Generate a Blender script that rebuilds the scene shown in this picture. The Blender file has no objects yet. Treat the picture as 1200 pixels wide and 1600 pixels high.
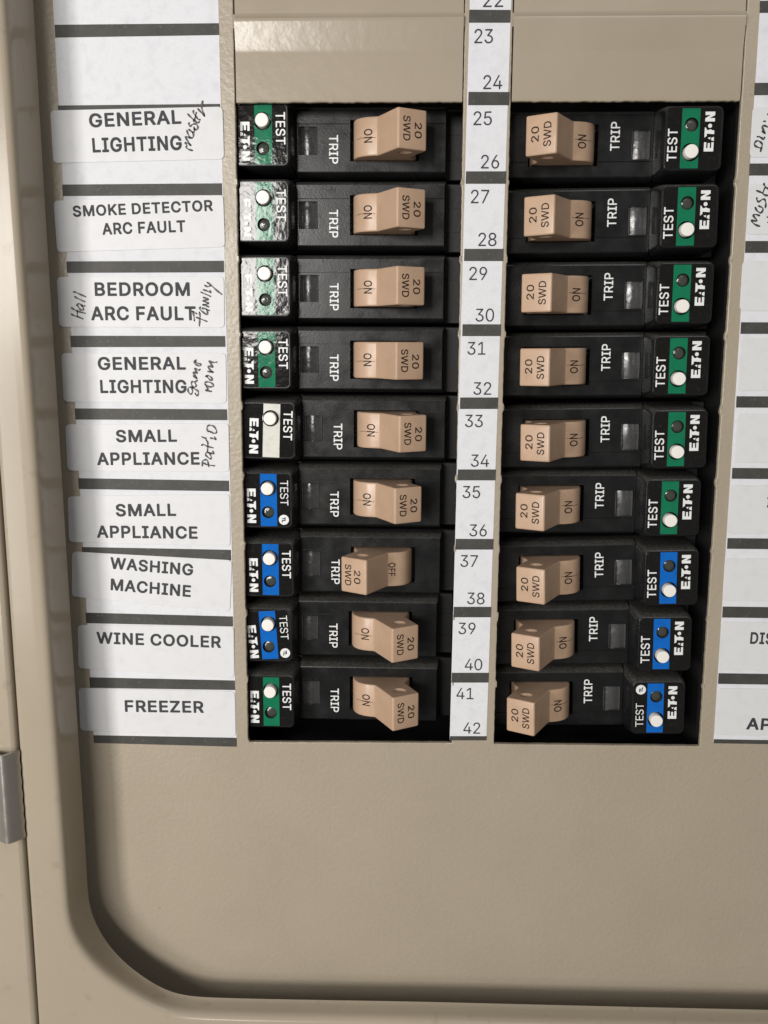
import bpy, math, random
from math import radians, sin, cos, pi
from mathutils import Matrix, Vector
from mathutils.geometry import tessellate_polygon

random.seed(7)
scene = bpy.context.scene
COL = scene.collection
MM = 0.001

# ------------------------------------------------------------------ camera
# world axes: X right, Y into the panel, Z up; the cover plate lies in Y = 0. Lengths below in millimetres.
CAM = (104.714, -340.233, -104.521)
RM = ((0.99939506, -0.0048002, 0.03444532),
      (0.01064113, 0.98513439, -0.17145556),
      (-0.03311025, 0.17171837, 0.98458951))
FPX = 1500.0
cd = bpy.data.cameras.new('camera')
cam = bpy.data.objects.new('camera', cd)
COL.objects.link(cam)
rt = Vector((RM[0][0], RM[0][2], -RM[0][1]))
dn = Vector((RM[1][0], RM[1][2], -RM[1][1]))
fw = Vector((RM[2][0], RM[2][2], -RM[2][1]))
m = Matrix.Identity(4)
for i in range(3):
    m[i][0], m[i][1], m[i][2] = rt[i], -dn[i], -fw[i]
    m[i][3] = CAM[i] * MM
cam.matrix_world = m
cd.sensor_fit = 'VERTICAL'
cd.sensor_height = 36.0
cd.lens = 36.0 * FPX / 1600.0
cd.clip_start = 0.01
cd.clip_end = 50.0
scene.camera = cam

# ------------------------------------------------------------------ light
w = bpy.data.worlds.new('World')
scene.world = w
w.use_nodes = True
bg = w.node_tree.nodes['Background']
bg.inputs[0].default_value = (1.0, 0.93, 0.84, 1)
bg.inputs[1].default_value = 0.13
scene.view_settings.view_transform = 'Standard'
scene.view_settings.look = 'None'
scene.view_settings.exposure = 0.0
scene.view_settings.gamma = 1.0
scene.render.engine = 'CYCLES'
scene.cycles.max_bounces = 8


def area_lamp(name, loc, aim, sx, sy, power, col):
    ld = bpy.data.lights.new(name, 'AREA')
    ld.shape = 'RECTANGLE'
    ld.size, ld.size_y = sx * MM, sy * MM
    ld.energy = power
    ld.color = col
    o = bpy.data.objects.new(name, ld)
    COL.objects.link(o)
    o.location = Vector(loc) * MM
    o.rotation_euler = (Vector(aim) - Vector(loc)).to_track_quat('-Z', 'Y').to_euler()
    return o


area_lamp('window_light', (-570, -2000, 118), (60, 0, -100), 650, 400, 22.0, (1.0, 0.965, 0.925))
area_lamp('side_window', (-360, -600, -165), (30, 0, -190), 110, 460, 3.9, (1.0, 0.97, 0.94))
area_lamp('right_fill', (380, -620, 480), (40, 0, -120), 420, 420, 1.3, (0.93, 0.96, 1.0))  # fill lamp added at upper right to brighten the frame's inner wall


# ------------------------------------------------------------------ helpers
def at(px, py, Y=0.0):
    """Point of the plane at depth Y behind one point measured in the photograph (mm)."""
    a, b = (px - 600) / FPX, (py - 800) / FPX
    c = [RM[0][k] * a + RM[1][k] * b + RM[2][k] for k in range(3)]
    d = (c[0], c[2], -c[1])
    t = (Y - CAM[1]) / d[1]
    return (CAM[0] + t * d[0], CAM[2] + t * d[2])


class MB:
    """Collects vertices (mm) and faces of one mesh."""

    def __init__(s):
        s.v, s.f = [], []

    def add(s, pts):
        n = len(s.v)
        s.v += [tuple(p) for p in pts]
        return list(range(n, n + len(pts)))

    def loft(s, loops, closed=True):
        ids = [s.add(l) for l in loops]
        for a, b in zip(ids, ids[1:]):
            n = len(a)
            for i in range(n if closed else n - 1):
                j = (i + 1) % n
                s.f.append((a[i], a[j], b[j], b[i]))
        return ids

    def fill(s, loops):
        flat = [p for l in loops for p in l]
        ids = s.add(flat)
        for t in tessellate_polygon([[Vector(p) for p in l] for l in loops]):
            s.f.append(tuple(ids[i] for i in t))

    def box(s, a, b):
        (x0, y0, z0), (x1, y1, z1) = a, b
        lo = [(x0, y0, z0), (x1, y0, z0), (x1, y0, z1), (x0, y0, z1)]
        hi = [(x, y1, z) for x, _, z in lo]
        i = s.add(lo + hi)
        for q in ((0, 1, 2, 3), (7, 6, 5, 4), (0, 4, 5, 1), (1, 5, 6, 2), (2, 6, 7, 3), (3, 7, 4, 0)):
            s.f.append(tuple(i[k] for k in q))

    def mesh(s, name, mat, smooth=30, merge=True):
        import bmesh
        me = bpy.data.meshes.new(name)
        me.from_pydata([(x * MM, y * MM, z * MM) for x, y, z in s.v], [], s.f)
        bm = bmesh.new()
        bm.from_mesh(me)
        if merge:
            bmesh.ops.remove_doubles(bm, verts=bm.verts, dist=2e-6)
        bmesh.ops.recalc_face_normals(bm, faces=bm.faces)
        bm.to_mesh(me)
        bm.free()
        if smooth:
            me.polygons.foreach_set('use_smooth', [True] * len(me.polygons))
            me.set_sharp_from_angle(angle=radians(smooth))
            for p in me.polygons:
                if max(map(abs, p.normal)) > 0.99995:
                    p.use_smooth = False
        me.materials.append(mat)
        return me


def flat_mesh(mb, name, mat):
    """An open sheet: keep every normal towards the viewer (-Y)."""
    me = bpy.data.meshes.new(name)
    me.from_pydata([(x * MM, y * MM, z * MM) for x, y, z in mb.v], [], mb.f)
    me.update()
    flip = [p.index for p in me.polygons if p.normal.y > 0]
    if flip:
        import bmesh
        bm = bmesh.new()
        bm.from_mesh(me)
        bm.faces.ensure_lookup_table()
        bmesh.ops.reverse_faces(bm, faces=[bm.faces[i] for i in flip])
        bm.to_mesh(me)
        bm.free()
    me.materials.append(mat)
    return me


def link(name, me, parent=None):
    o = bpy.data.objects.new(name, me)
    COL.objects.link(o)
    if parent is not None:
        o.parent = parent
    return o


def tag(o, label, cat, group=None, kind=None):
    o['label'] = label
    o['category'] = cat
    if group:
        o['group'] = group
    if kind:
        o['kind'] = kind
    return o


def empty(name, loc, ry=0.0):
    o = bpy.data.objects.new(name, None)
    o.empty_display_size = 0.01
    COL.objects.link(o)
    o.location = Vector(loc) * MM
    o.rotation_euler = (0, ry, 0)
    return o


def rrect(u0, u1, v0, v1, r, n=5):
    out = []
    for cx, cy, a0 in ((u1 - r, v1 - r, 0), (u0 + r, v1 - r, 90), (u0 + r, v0 + r, 180), (u1 - r, v0 + r, 270)):
        for i in range(n + 1):
            a = radians(a0 + 90 * i / n)
            out.append((cx + r * cos(a), cy + r * sin(a)))
    return out


def circ(cx, cy, r, n=28):
    return [(cx + r * cos(2 * pi * i / n), cy + r * sin(2 * pi * i / n)) for i in range(n)]


def lift(loop, Y):
    return [(u, Y, v) for u, v in loop]


def inset(poly, d):
    """Move every edge of a counter-clockwise polygon inwards by d."""
    n = len(poly)
    out = []
    for i in range(n):
        p0, p1, p2 = Vector(poly[i - 1]), Vector(poly[i]), Vector(poly[(i + 1) % n])
        a, b = (p1 - p0).normalized(), (p2 - p1).normalized()
        na, nb = Vector((-a.y, a.x)), Vector((-b.y, b.x))
        k = (na + nb)
        k = k / max(0.35, k.length_squared / 2)
        out.append((p1.x + k.x * d, p1.y + k.y * d))
    return out


# ------------------------------------------------------------------ materials
def mat(name, col, rough=0.5, metal=0.0, spec=0.5, coat=0.0, bump=None, mottle=None, rvar=None, alpha=1.0, dust=None):
    ma = bpy.data.materials.new(name)
    ma.use_nodes = True
    nt = ma.node_tree
    p = nt.nodes['Principled BSDF']
    p.inputs['Base Color'].default_value = (*col, 1)
    p.inputs['Roughness'].default_value = rough
    p.inputs['Metallic'].default_value = metal
    p.inputs['Specular IOR Level'].default_value = spec
    if coat:
        p.inputs['Coat Weight'].default_value = coat
        p.inputs['Coat Roughness'].default_value = 0.04
    p.inputs['Alpha'].default_value = alpha
    geo = nt.nodes.new('ShaderNodeNewGeometry')

    def noise(scale, detail=3, dist=0.0):
        n = nt.nodes.new('ShaderNodeTexNoise')
        n.inputs['Scale'].default_value = scale
        n.inputs['Detail'].default_value = detail
        n.inputs['Distortion'].default_value = dist
        nt.links.new(geo.outputs['Position'], n.inputs['Vector'])
        return n
    if bump:
        last = None
        for sc, stg, dist in bump:
            b = nt.nodes.new('ShaderNodeBump')
            b.inputs['Strength'].default_value = stg
            b.inputs['Distance'].default_value = dist
            nt.links.new(noise(sc, 2).outputs['Fac'], b.inputs['Height'])
            if last:
                nt.links.new(last.outputs[0], b.inputs['Normal'])
            last = b
        nt.links.new(last.outputs[0], p.inputs['Normal'])
        if coat:
            nt.links.new(last.outputs[0], p.inputs['Coat Normal'])
    if mottle:
        prev = None
        for sc, lo, hi, c2 in mottle:
            r = nt.nodes.new('ShaderNodeMapRange')
            r.inputs[1].default_value, r.inputs[2].default_value = lo, hi
            nt.links.new(noise(sc, 4, 0.3).outputs['Fac'], r.inputs[0])
            mx = nt.nodes.new('ShaderNodeMix')
            mx.data_type = 'RGBA'
            mx.inputs[6].default_value = (*col, 1)
            mx.inputs[7].default_value = (*c2, 1)
            nt.links.new(r.outputs[0], mx.inputs[0])
            if prev:
                nt.links.new(prev.outputs[2], mx.inputs[6])
            prev = mx
        nt.links.new(prev.outputs[2], p.inputs['Base Color'])
    if dust:                       # settled dust on faces that look upwards
        sep = nt.nodes.new('ShaderNodeSeparateXYZ')
        nt.links.new(geo.outputs['Normal'], sep.inputs[0])
        r = nt.nodes.new('ShaderNodeMapRange')
        r.inputs[1].default_value, r.inputs[2].default_value = 0.1, 0.75
        nt.links.new(sep.outputs[2], r.inputs[0])
        ml = nt.nodes.new('ShaderNodeMath')
        ml.operation = 'MULTIPLY'
        nt.links.new(r.outputs[0], ml.inputs[0])
        nt.links.new(noise(900, 5).outputs['Fac'], ml.inputs[1])
        mx = nt.nodes.new('ShaderNodeMix')
        mx.data_type = 'RGBA'
        mx.inputs[6].default_value = (*col, 1)
        if mottle:
            nt.links.new(prev.outputs[2], mx.inputs[6])
        mx.inputs[7].default_value = (*dust, 1)
        nt.links.new(ml.outputs[0], mx.inputs[0])
        nt.links.new(mx.outputs[2], p.inputs['Base Color'])
    if rvar:
        sc, lo, hi = rvar
        r = nt.nodes.new('ShaderNodeMapRange')
        r.inputs[1].default_value, r.inputs[2].default_value = 0.3, 0.7
        r.inputs[3].default_value, r.inputs[4].default_value = lo, hi
        nt.links.new(noise(sc, 4).outputs['Fac'], r.inputs[0])
        nt.links.new(r.outputs[0], p.inputs['Roughness'])
    return ma


TAN = (0.352, 0.301, 0.230)
M_tan = mat('tan_enamel', TAN, 0.33, spec=0.45, bump=[(620, 0.30, 0.0005), (150, 0.09, 0.0008)],
            mottle=[(30, 0.35, 0.75, (0.326, 0.278, 0.211)), (1500, 0.55, 0.8, (0.40, 0.346, 0.262)), (420, 0.72, 0.8, (0.23, 0.19, 0.14))], rvar=(60, 0.28, 0.42))
M_gloss = mat('tan_gloss_enamel', TAN, 0.2, spec=0.5, bump=[(700, 0.05, 0.0003), (230, 0.10, 0.0006)],
              mottle=[(30, 0.35, 0.75, (0.326, 0.278, 0.211))])
M_frame = mat('tan_frame_enamel', TAN, 0.19, spec=0.25, bump=[(1100, 0.03, 0.0002), (180, 0.03, 0.0004)],
              mottle=[(25, 0.35, 0.75, (0.33, 0.281, 0.213)), (160, 0.62, 0.8, (0.27, 0.225, 0.165))])
M_black = mat('black_thermoplastic', (0.0075, 0.008, 0.0085), 0.3, spec=0.42, bump=[(1600, 0.10, 0.0002), (200, 0.04, 0.0006)],
              mottle=[(120, 0.55, 0.85, (0.015, 0.0155, 0.0165)), (2600, 0.7, 0.8, (0.05, 0.05, 0.048))], rvar=(150, 0.19, 0.34), dust=(0.10, 0.097, 0.088))
M_shelf = mat('dull_black_plastic', (0.008, 0.008, 0.009), 0.4, bump=[(900, 0.08, 0.0003)])
M_inside = mat('dark_interior_steel', (0.006, 0.006, 0.006), 0.7)
M_label = mat('black_label_film', (0.008, 0.008, 0.008), 0.09, spec=0.40, bump=[(330, 0.15, 0.0004), (1000, 0.03, 0.0002)],
              mottle=[(700, 0.55, 0.8, (0.02, 0.018, 0.017))])
M_lens = mat('clear_dark_lens', (0.05, 0.054, 0.046), 0.16, spec=0.6, bump=[(500, 0.35, 0.0006)])
M_trip = mat('smoky_window_plastic', (0.055, 0.055, 0.056), 0.2, spec=0.6, bump=[(380, 0.3, 0.0005)], rvar=(500, 0.12, 0.38))
STR = {c: mat(c + '_stripe_film', v, 0.1, spec=0.34, bump=[(330, 0.12, 0.0004), (1000, 0.03, 0.0002)],
              mottle=[(500, 0.5, 0.85, tuple(x * 0.8 for x in v))])
       for c, v in (('green', (0.008, 0.155, 0.075)), ('blue', (0.006, 0.12, 0.47)), ('white', (0.66, 0.66, 0.60)))}
M_button = mat('white_button_plastic', (0.78, 0.76, 0.71), 0.35, bump=[(800, 0.05, 0.0002)])
M_handle = mat('beige_handle_plastic', (0.475, 0.325, 0.222), 0.3, spec=0.45, bump=[(1300, 0.06, 0.0002)],
               mottle=[(150, 0.45, 0.75, (0.43, 0.292, 0.197)), (1900, 0.64, 0.78, (0.36, 0.238, 0.157))], rvar=(220, 0.27, 0.42))
M_dimple = mat('beige_dimple_plastic', (0.33, 0.215, 0.14), 0.5)
M_print = mat('white_print', (0.74, 0.75, 0.74), 0.4, mottle=[(2500, 0.5, 0.8, (0.55, 0.56, 0.55))])
M_etch = mat('dark_engraving', (0.028, 0.014, 0.008), 0.6, spec=0.2, mottle=[(2200, 0.58, 0.8, (0.10, 0.06, 0.035))])
M_paper = mat('white_card', (0.66, 0.665, 0.69), 0.75, spec=0.3, bump=[(420, 0.06, 0.0004)],
              mottle=[(240, 0.5, 0.85, (0.565, 0.57, 0.595)), (900, 0.52, 0.85, (0.59, 0.595, 0.62))])
M_bar = mat('charcoal_print', (0.050, 0.049, 0.044), 0.5, spec=0.22, bump=[(900, 0.10, 0.0003)],
            mottle=[(900, 0.60, 0.76, (0.12, 0.118, 0.105)), (130, 0.4, 0.8, (0.072, 0.07, 0.063))])
M_stick = mat('translucent_white_label', (0.70, 0.705, 0.71), 0.5, spec=0.4, alpha=0.88, bump=[(300, 0.05, 0.0004)],
              mottle=[(220, 0.5, 0.8, (0.645, 0.65, 0.655))])
M_ink = mat('grey_black_ink', (0.045, 0.045, 0.05), 0.6, spec=0.2)
M_pen = mat('ballpoint_ink', (0.035, 0.032, 0.038), 0.5)
M_steel = mat('bare_hinge_steel', (0.42, 0.40, 0.365), 0.3, metal=0.75, bump=[(1200, 0.12, 0.0002)],
              mottle=[(500, 0.6, 0.85, (0.33, 0.315, 0.28))], rvar=(250, 0.28, 0.4))
M_wear = mat('bright_chipped_paint', (0.6, 0.57, 0.5), 0.25)

# ------------------------------------------------------------------ lettering
# outlines of a plain sans-serif (r regular, m medium, b bold), hundredths of the capital height: (advance, contours); holes follow the outline
GLYPH = {
 'rD': (95, ['49,0 63,3 74,9 82,19 88,29 91,52 87,72 82,82 73,91 63,97 53,100 12,100 12,0', '24,11 24,88 50,89 60,85 70,79 75,71 78,57 78,43 76,34 74,29 70,23 66,18 54,12 47,11']),
 'rE': (78, ['74,0 73,11 25,11 24,12 24,45 69,45 70,46 69,56 24,56 24,89 72,89 73,100 12,100 12,0']),
 'rF': (77, ['24,0 24,43 68,43 67,55 24,55 24,89 72,89 73,100 12,100 12,0']),
 'rI': (55, ['53,0 53,11 37,11 36,12 36,88 53,89 52,100 6,99 6,89 22,89 23,88 23,11 6,11 6,0']),
 'rN': (99, ['25,0 25,60 24,63 24,82 76,0 91,0 91,100 78,99 78,32 79,29 79,17 77,19 74,26 70,31 27,99 12,100 12,0']),
 'rO': (101, ['58,-1 65,0 71,3 80,8 88,17 94,29 97,41 97,59 94,71 88,82 79,92 68,99 61,101 45,101 40,100 35,98 25,92 17,83 11,71 9,65 8,57 8,43 9,35 11,29 17,17 25,8 35,2 40,0 46,-1', '51,10 40,13 36,15 27,24 21,38 20,50 21,62 27,76 36,85 40,87 53,90 64,87 68,85 72,83 78,76 82,67 85,49 82,32 78,24 72,18 65,13 53,10']),
 'rP': (83, ['24,0 24,37 51,37 60,39 69,43 77,52 80,63 80,74 75,87 68,94 61,98 53,100 12,100 12,0', '24,48 24,89 50,89 60,85 63,83 68,72 68,65 64,55 61,52 57,50 52,48']),
 'rR': (84, ['24,0 24,38 25,39 48,39 69,0 84,0 62,41 71,47 75,50 77,53 80,61 80,78 75,87 68,94 61,98 53,100 12,100 12,0', '24,50 24,89 50,89 61,85 66,80 68,72 68,66 67,61 63,55 59,52 49,50']),
 'rS': (84, ['53,-1 64,2 74,10 78,16 80,22 79,35 78,39 71,47 68,48 65,50 58,53 54,54 35,60 27,64 23,69 23,78 25,82 29,86 38,90 50,90 55,88 62,83 66,78 66,74 79,74 76,85 72,91 69,94 62,98 50,101 39,101 27,98 23,96 17,91 11,82 10,77 12,64 14,60 18,56 25,51 36,47 50,43 63,37 68,30 68,24 64,17 59,13 49,10 38,10 26,15 23,19 20,27 8,27 8,23 9,19 15,9 18,6 29,0 39,-2']),
 'rT': (84, ['50,0 50,88 81,89 81,100 6,99 6,89 38,88 38,0']),
 'rW': (131, ['45,0 67,80 67,86 72,63 90,0 104,0 132,100 119,99 102,36 102,33 100,29 97,14 75,99 60,100 43,36 38,14 33,37 16,99 3,100 30,0']),
 'r0': (85, ['49,-1 55,0 64,5 70,12 76,22 79,34 80,52 79,66 76,78 70,87 66,92 58,99 51,101 38,101 34,100 30,98 22,92 16,83 10,65 9,50 10,35 16,17 23,7 31,2 34,0 39,-1', '41,10 35,12 32,14 24,28 22,38 21,50 22,62 24,72 32,86 35,88 41,90 48,90 53,88 57,86 62,80 65,72 67,63 68,51 67,37 65,28 62,20 57,14 54,12 49,10']),
 'r1': (85, ['77,0 76,11 54,11 53,100 39,100 17,84 17,70 40,87 41,88 42,87 42,12 41,11 15,11 15,0']),
 'r2': (85, ['77,0 76,11 30,11 63,48 73,62 75,70 75,77 73,84 69,91 60,98 50,101 39,101 28,98 19,90 15,84 13,76 13,71 24,71 26,79 32,87 39,90 49,90 58,85 62,80 63,76 63,71 62,66 59,60 49,48 13,9 13,0']),
 'r3': (85, ['47,-1 61,2 64,5 68,7 75,16 77,23 77,34 74,41 71,46 67,50 58,55 53,57 44,57 73,91 72,100 14,99 14,89 57,88 31,59 31,50 31,49 41,49 50,47 55,45 61,41 65,31 65,25 61,17 56,13 50,10 37,10 26,15 21,26 9,25 10,18 16,8 24,3 30,0 34,-1']),
 'r4': (85, ['67,0 67,21 81,21 81,32 67,32 67,62 55,61 55,32 21,32 60,99 60,100 49,100 8,31 8,22 9,21 54,21 55,0']),
 'r5': (85, ['47,-1 57,1 64,5 73,15 77,26 77,36 76,42 72,51 66,58 60,62 52,65 45,66 36,64 30,62 26,59 30,88 71,89 71,100 19,99 13,50 25,48 33,53 38,54 49,54 54,52 60,46 64,38 63,24 58,15 52,11 40,10 36,11 30,14 27,17 24,23 24,26 12,26 12,22 14,15 21,6 28,2 39,-1']),
 'r6': (85, ['49,-1 57,1 64,5 72,14 74,18 76,25 76,36 73,47 71,50 65,56 59,60 52,62 44,62 36,60 62,99 62,100 50,99 23,61 14,43 13,39 12,32 13,27 15,19 19,11 28,3 32,1 40,-1', '39,10 34,12 27,20 25,25 25,37 27,42 30,46 36,51 42,52 52,51 57,48 62,41 64,37 63,23 58,15 55,12 49,10']),
 'r7': (85, ['31,0 32,1 77,88 77,100 12,100 12,89 64,88 19,0']),
 'r8': (85, ['52,0 62,2 66,4 72,10 76,15 79,22 79,30 75,41 67,49 59,52 62,54 66,55 73,64 75,70 75,78 73,85 69,91 65,94 60,98 50,101 39,101 31,99 25,96 22,94 16,85 14,78 14,71 16,64 23,55 29,52 22,49 14,41 10,30 10,23 11,19 17,9 23,4 27,2 40,-1', '38,10 29,14 25,18 23,22 23,32 24,35 29,41 33,44 37,45 50,46 55,44 60,41 65,35 66,30 65,21 60,14 56,12 50,10', '39,57 33,60 28,66 26,72 27,81 31,86 38,89 51,89 58,86 60,82 63,76 62,70 59,64 55,60 48,57']),
 'r9': (85, ['38,0 39,1 66,40 75,57 76,61 76,74 73,82 70,89 63,95 57,99 50,101 39,101 32,99 25,95 19,89 15,82 12,69 13,60 18,50 24,44 30,40 38,38 44,38 53,40 26,0', '42,48 37,49 32,52 27,58 25,63 25,75 27,80 34,88 39,90 50,90 55,88 62,79 64,75 64,63 62,59 56,52 52,49']),
 'mD': (102, ['50,-2 63,1 76,8 84,17 90,29 93,48 93,53 89,73 83,84 75,93 64,99 54,102 12,102 10,101 10,0 11,-2', '26,13 26,86 49,87 55,85 62,82 68,78 73,70 76,56 76,44 74,34 68,24 64,20 56,15 47,13']),
 'mE': (85, ['74,-2 75,-1 76,11 74,13 27,13 26,14 26,43 70,43 71,43 72,45 72,56 70,58 26,58 26,87 73,87 75,89 75,100 74,101 12,102 10,101 10,0 11,-2']),
 'mF': (84, ['24,-2 26,-1 26,41 68,41 70,43 70,55 68,57 26,57 26,87 73,87 75,89 75,100 74,101 12,102 10,101 10,0 11,-2']),
 'mI': (62, ['53,-2 55,-1 55,11 54,12 39,13 38,14 38,86 54,87 55,89 55,100 53,102 6,102 4,100 4,89 5,87 20,87 21,86 21,13 5,12 4,11 4,0 5,-2']),
 'mN': (106, ['25,-2 27,0 27,60 26,63 26,75 74,-1 76,-2 91,-2 92,-1 93,100 92,101 78,102 76,100 76,31 77,28 77,26 71,33 29,101 27,102 12,102 10,101 10,0 11,-2']),
 'mO': (108, ['59,-3 65,-2 72,1 82,7 90,16 96,29 99,41 99,59 96,71 90,84 81,94 69,101 61,103 44,103 39,102 34,100 24,94 15,84 9,72 7,65 6,58 6,42 7,35 9,28 15,16 24,6 34,0 39,-2 45,-3', '51,12 41,15 38,16 29,25 23,39 22,51 23,61 29,75 37,83 42,85 52,88 63,85 68,83 71,81 76,75 80,66 83,50 80,33 76,26 71,19 64,15']),
 'mP': (90, ['24,-2 26,-1 26,35 52,35 60,37 70,41 78,50 82,63 82,74 77,89 70,96 61,100 54,102 12,102 10,101 10,0 11,-2', '26,50 26,87 49,87 59,83 61,82 66,71 66,66 62,56 59,54 52,50']),
 'mR': (91, ['24,-2 26,-1 26,36 27,37 47,37 68,-2 84,-2 85,-1 85,2 65,40 73,45 77,49 79,53 82,60 81,80 77,89 70,96 61,100 54,102 12,102 10,101 10,0 11,-2', '26,52 26,87 50,87 59,83 64,79 66,71 65,61 61,57 57,54 49,52']),
 'mS': (91, ['53,-3 66,1 76,8 80,16 82,22 81,36 80,40 72,48 69,50 66,52 59,55 41,60 34,63 29,66 25,70 25,77 27,81 31,84 39,88 49,88 56,86 62,81 64,77 64,73 65,72 79,72 80,73 81,75 78,85 74,92 70,96 64,99 51,103 38,103 26,100 22,98 15,92 9,82 8,77 8,73 10,63 12,59 15,56 24,49 35,45 49,41 62,36 66,30 66,25 63,19 59,15 48,12 39,12 27,17 25,20 23,27 21,29 8,29 6,28 6,23 7,18 14,7 20,2 28,-2 38,-4']),
 'mT': (91, ['50,-2 52,0 52,86 83,87 84,89 84,100 82,102 6,102 4,100 4,89 5,87 36,86 36,0 37,-2']),
 'mW': (138, ['45,-2 47,-1 67,74 70,62 88,-1 90,-2 104,-2 105,-1 133,97 133,101 132,102 119,102 117,100 97,24 93,37 91,46 76,101 60,102 58,101 41,37 39,28 38,25 36,30 35,37 18,100 16,102 2,101 1,99 2,96 28,-1 29,-2']),
 'm0': (92, ['50,-3 54,-2 66,4 71,10 77,20 81,34 82,53 81,66 78,78 72,89 68,94 59,100 52,103 37,103 33,102 29,100 21,94 14,84 8,65 8,56 7,50 8,44 8,35 14,16 21,6 29,0 33,-2 38,-3', '42,12 36,14 33,16 26,29 24,39 23,49 24,61 26,71 33,84 40,87 48,88 54,86 60,79 63,71 65,62 66,49 65,38 63,29 60,21 55,16 53,14 47,12']),
 'm2': (92, ['77,-2 79,-1 79,11 77,13 34,13 65,46 74,59 76,64 77,69 77,78 74,86 70,92 60,100 50,103 38,103 27,100 18,92 13,84 11,76 11,71 12,69 26,69 29,80 33,85 39,88 48,88 56,84 60,79 61,72 60,66 57,61 47,50 11,10 11,0 12,-2']),
 'mL': (80, ['71,-2 73,0 73,11 71,13 26,13 26,100 24,102 12,102 10,100 10,0 11,-2']),
 'bA': (103, ['18,-5 20,-4 22,0 30,22 31,23 64,23 74,-4 77,-5 92,-5 94,-4 95,-2 96,2 95,4 61,95 58,102 56,104 39,105 36,103 35,101 -2,1 -1,-3 2,-5', '38,44 38,45 44,63 47,71 56,44']),
 'bB': (99, ['54,-5 63,-3 74,1 81,7 83,10 87,21 87,33 84,41 80,47 78,50 74,53 80,59 83,66 83,79 79,90 77,93 70,99 62,103 54,105 11,105 8,102 7,100 7,-1 8,-4 11,-5', '29,16 29,40 56,39 62,35 64,30 65,25 64,22 61,19 56,17 52,16', '29,61 29,84 51,84 55,83 60,78 61,72 60,67 55,63 47,61']),
 'bC': (109, ['61,-6 71,-3 82,3 88,9 94,18 98,30 97,34 94,37 79,37 76,34 75,30 73,26 70,22 63,18 58,16 53,15 40,19 32,27 29,31 26,40 25,50 26,60 31,72 39,81 43,82 53,85 59,84 64,82 69,79 73,74 75,70 75,66 79,63 94,63 96,64 98,67 98,70 95,80 88,91 79,99 69,104 62,106 43,106 39,105 32,102 22,96 13,86 6,72 4,66 3,59 3,41 4,34 6,28 13,14 18,8 22,4 34,-3 39,-5 45,-6']),
 'bD': (108, ['51,-5 64,-2 78,6 85,14 89,19 93,28 96,47 96,53 93,72 90,79 83,89 77,95 68,101 60,104 54,105 11,105 8,102 7,100 7,-1 8,-4 11,-5', '29,16 29,83 48,84 54,82 61,79 66,76 70,69 73,55 73,44 71,35 66,25 62,22 55,18 46,16']),
 'bE': (91, ['74,-5 78,-3 79,-1 79,12 77,14 75,16 30,16 29,17 29,40 71,40 73,41 75,44 75,57 73,59 71,61 29,61 29,84 74,84 76,85 78,88 78,101 75,104 73,105 11,105 8,102 7,100 7,-1 8,-4 11,-5']),
 'bF': (90, ['25,-5 27,-4 29,-1 29,38 69,38 72,40 73,42 73,56 71,58 69,60 29,60 29,83 30,84 74,84 76,85 78,88 78,101 75,104 73,105 11,105 8,102 7,100 7,-1 8,-4 11,-5']),
 'bG': (111, ['60,-6 68,-4 81,2 89,10 93,15 98,26 99,31 99,51 96,54 94,55 55,55 52,53 51,51 51,38 52,35 55,34 76,34 73,26 70,22 61,16 53,15 50,16 39,19 32,27 30,30 26,40 25,50 26,60 31,72 39,81 53,85 59,84 67,80 71,75 76,65 79,64 94,64 96,65 98,68 98,71 95,80 86,93 73,102 62,106 43,106 39,105 33,103 25,99 16,91 13,86 6,72 4,66 3,59 3,41 4,34 6,28 13,14 20,5 26,1 39,-5 45,-6']),
 'bH': (111, ['25,-5 27,-4 29,-1 29,40 30,41 72,41 72,-2 73,-4 76,-5 91,-5 93,-4 95,-1 95,100 93,103 91,105 76,105 73,102 72,100 72,63 71,62 29,62 28,102 27,103 25,105 11,105 8,103 7,100 7,-1 8,-4 11,-5']),
 'bI': (68, ['54,-5 56,-4 58,-1 58,12 56,14 54,16 42,16 41,17 41,83 54,84 57,86 58,88 58,101 56,103 54,105 5,105 2,103 1,101 1,88 2,85 5,84 17,84 18,83 18,16 5,16 2,13 1,11 1,-1 2,-4 5,-5']),
 'bK': (101, ['25,-5 28,-3 29,-1 29,29 39,39 69,-4 72,-5 88,-5 92,-3 93,-1 92,3 55,56 91,96 93,98 93,101 90,104 88,105 70,105 67,103 29,62 29,100 28,102 24,105 11,105 8,102 7,100 7,-1 8,-4 11,-5']),
 'bL': (86, ['72,-5 74,-4 76,-1 76,12 74,14 72,16 29,16 29,100 27,103 25,105 11,105 8,103 7,101 7,-1 8,-4 11,-5']),
 'bM': (132, ['25,-5 27,-4 29,-1 29,52 51,-1 52,-4 55,-5 68,-5 71,-3 94,52 94,-1 95,-4 98,-5 113,-5 115,-4 117,-1 117,100 115,103 113,105 93,105 90,103 62,32 34,103 31,105 11,105 8,103 7,100 7,-1 8,-4 11,-5']),
 'bN': (112, ['26,-5 28,-4 30,-1 30,61 29,65 72,-4 75,-5 91,-5 94,-4 96,-1 96,100 94,103 92,105 77,105 74,103 73,101 73,38 70,41 31,103 28,105 11,105 8,103 7,100 7,-1 8,-4 11,-5']),
 'bO': (114, ['59,-6 66,-5 74,-2 84,5 92,15 99,28 102,40 102,60 99,72 93,85 83,96 70,104 62,106 43,106 39,105 32,102 22,96 13,86 6,72 4,66 3,59 3,41 4,34 6,28 13,14 18,8 22,4 34,-3 39,-5 45,-6', '52,15 40,19 31,27 26,39 25,50 26,61 31,73 39,81 43,82 53,84 62,82 67,80 74,72 77,65 80,50 77,35 74,27 67,20 63,18']),
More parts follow.
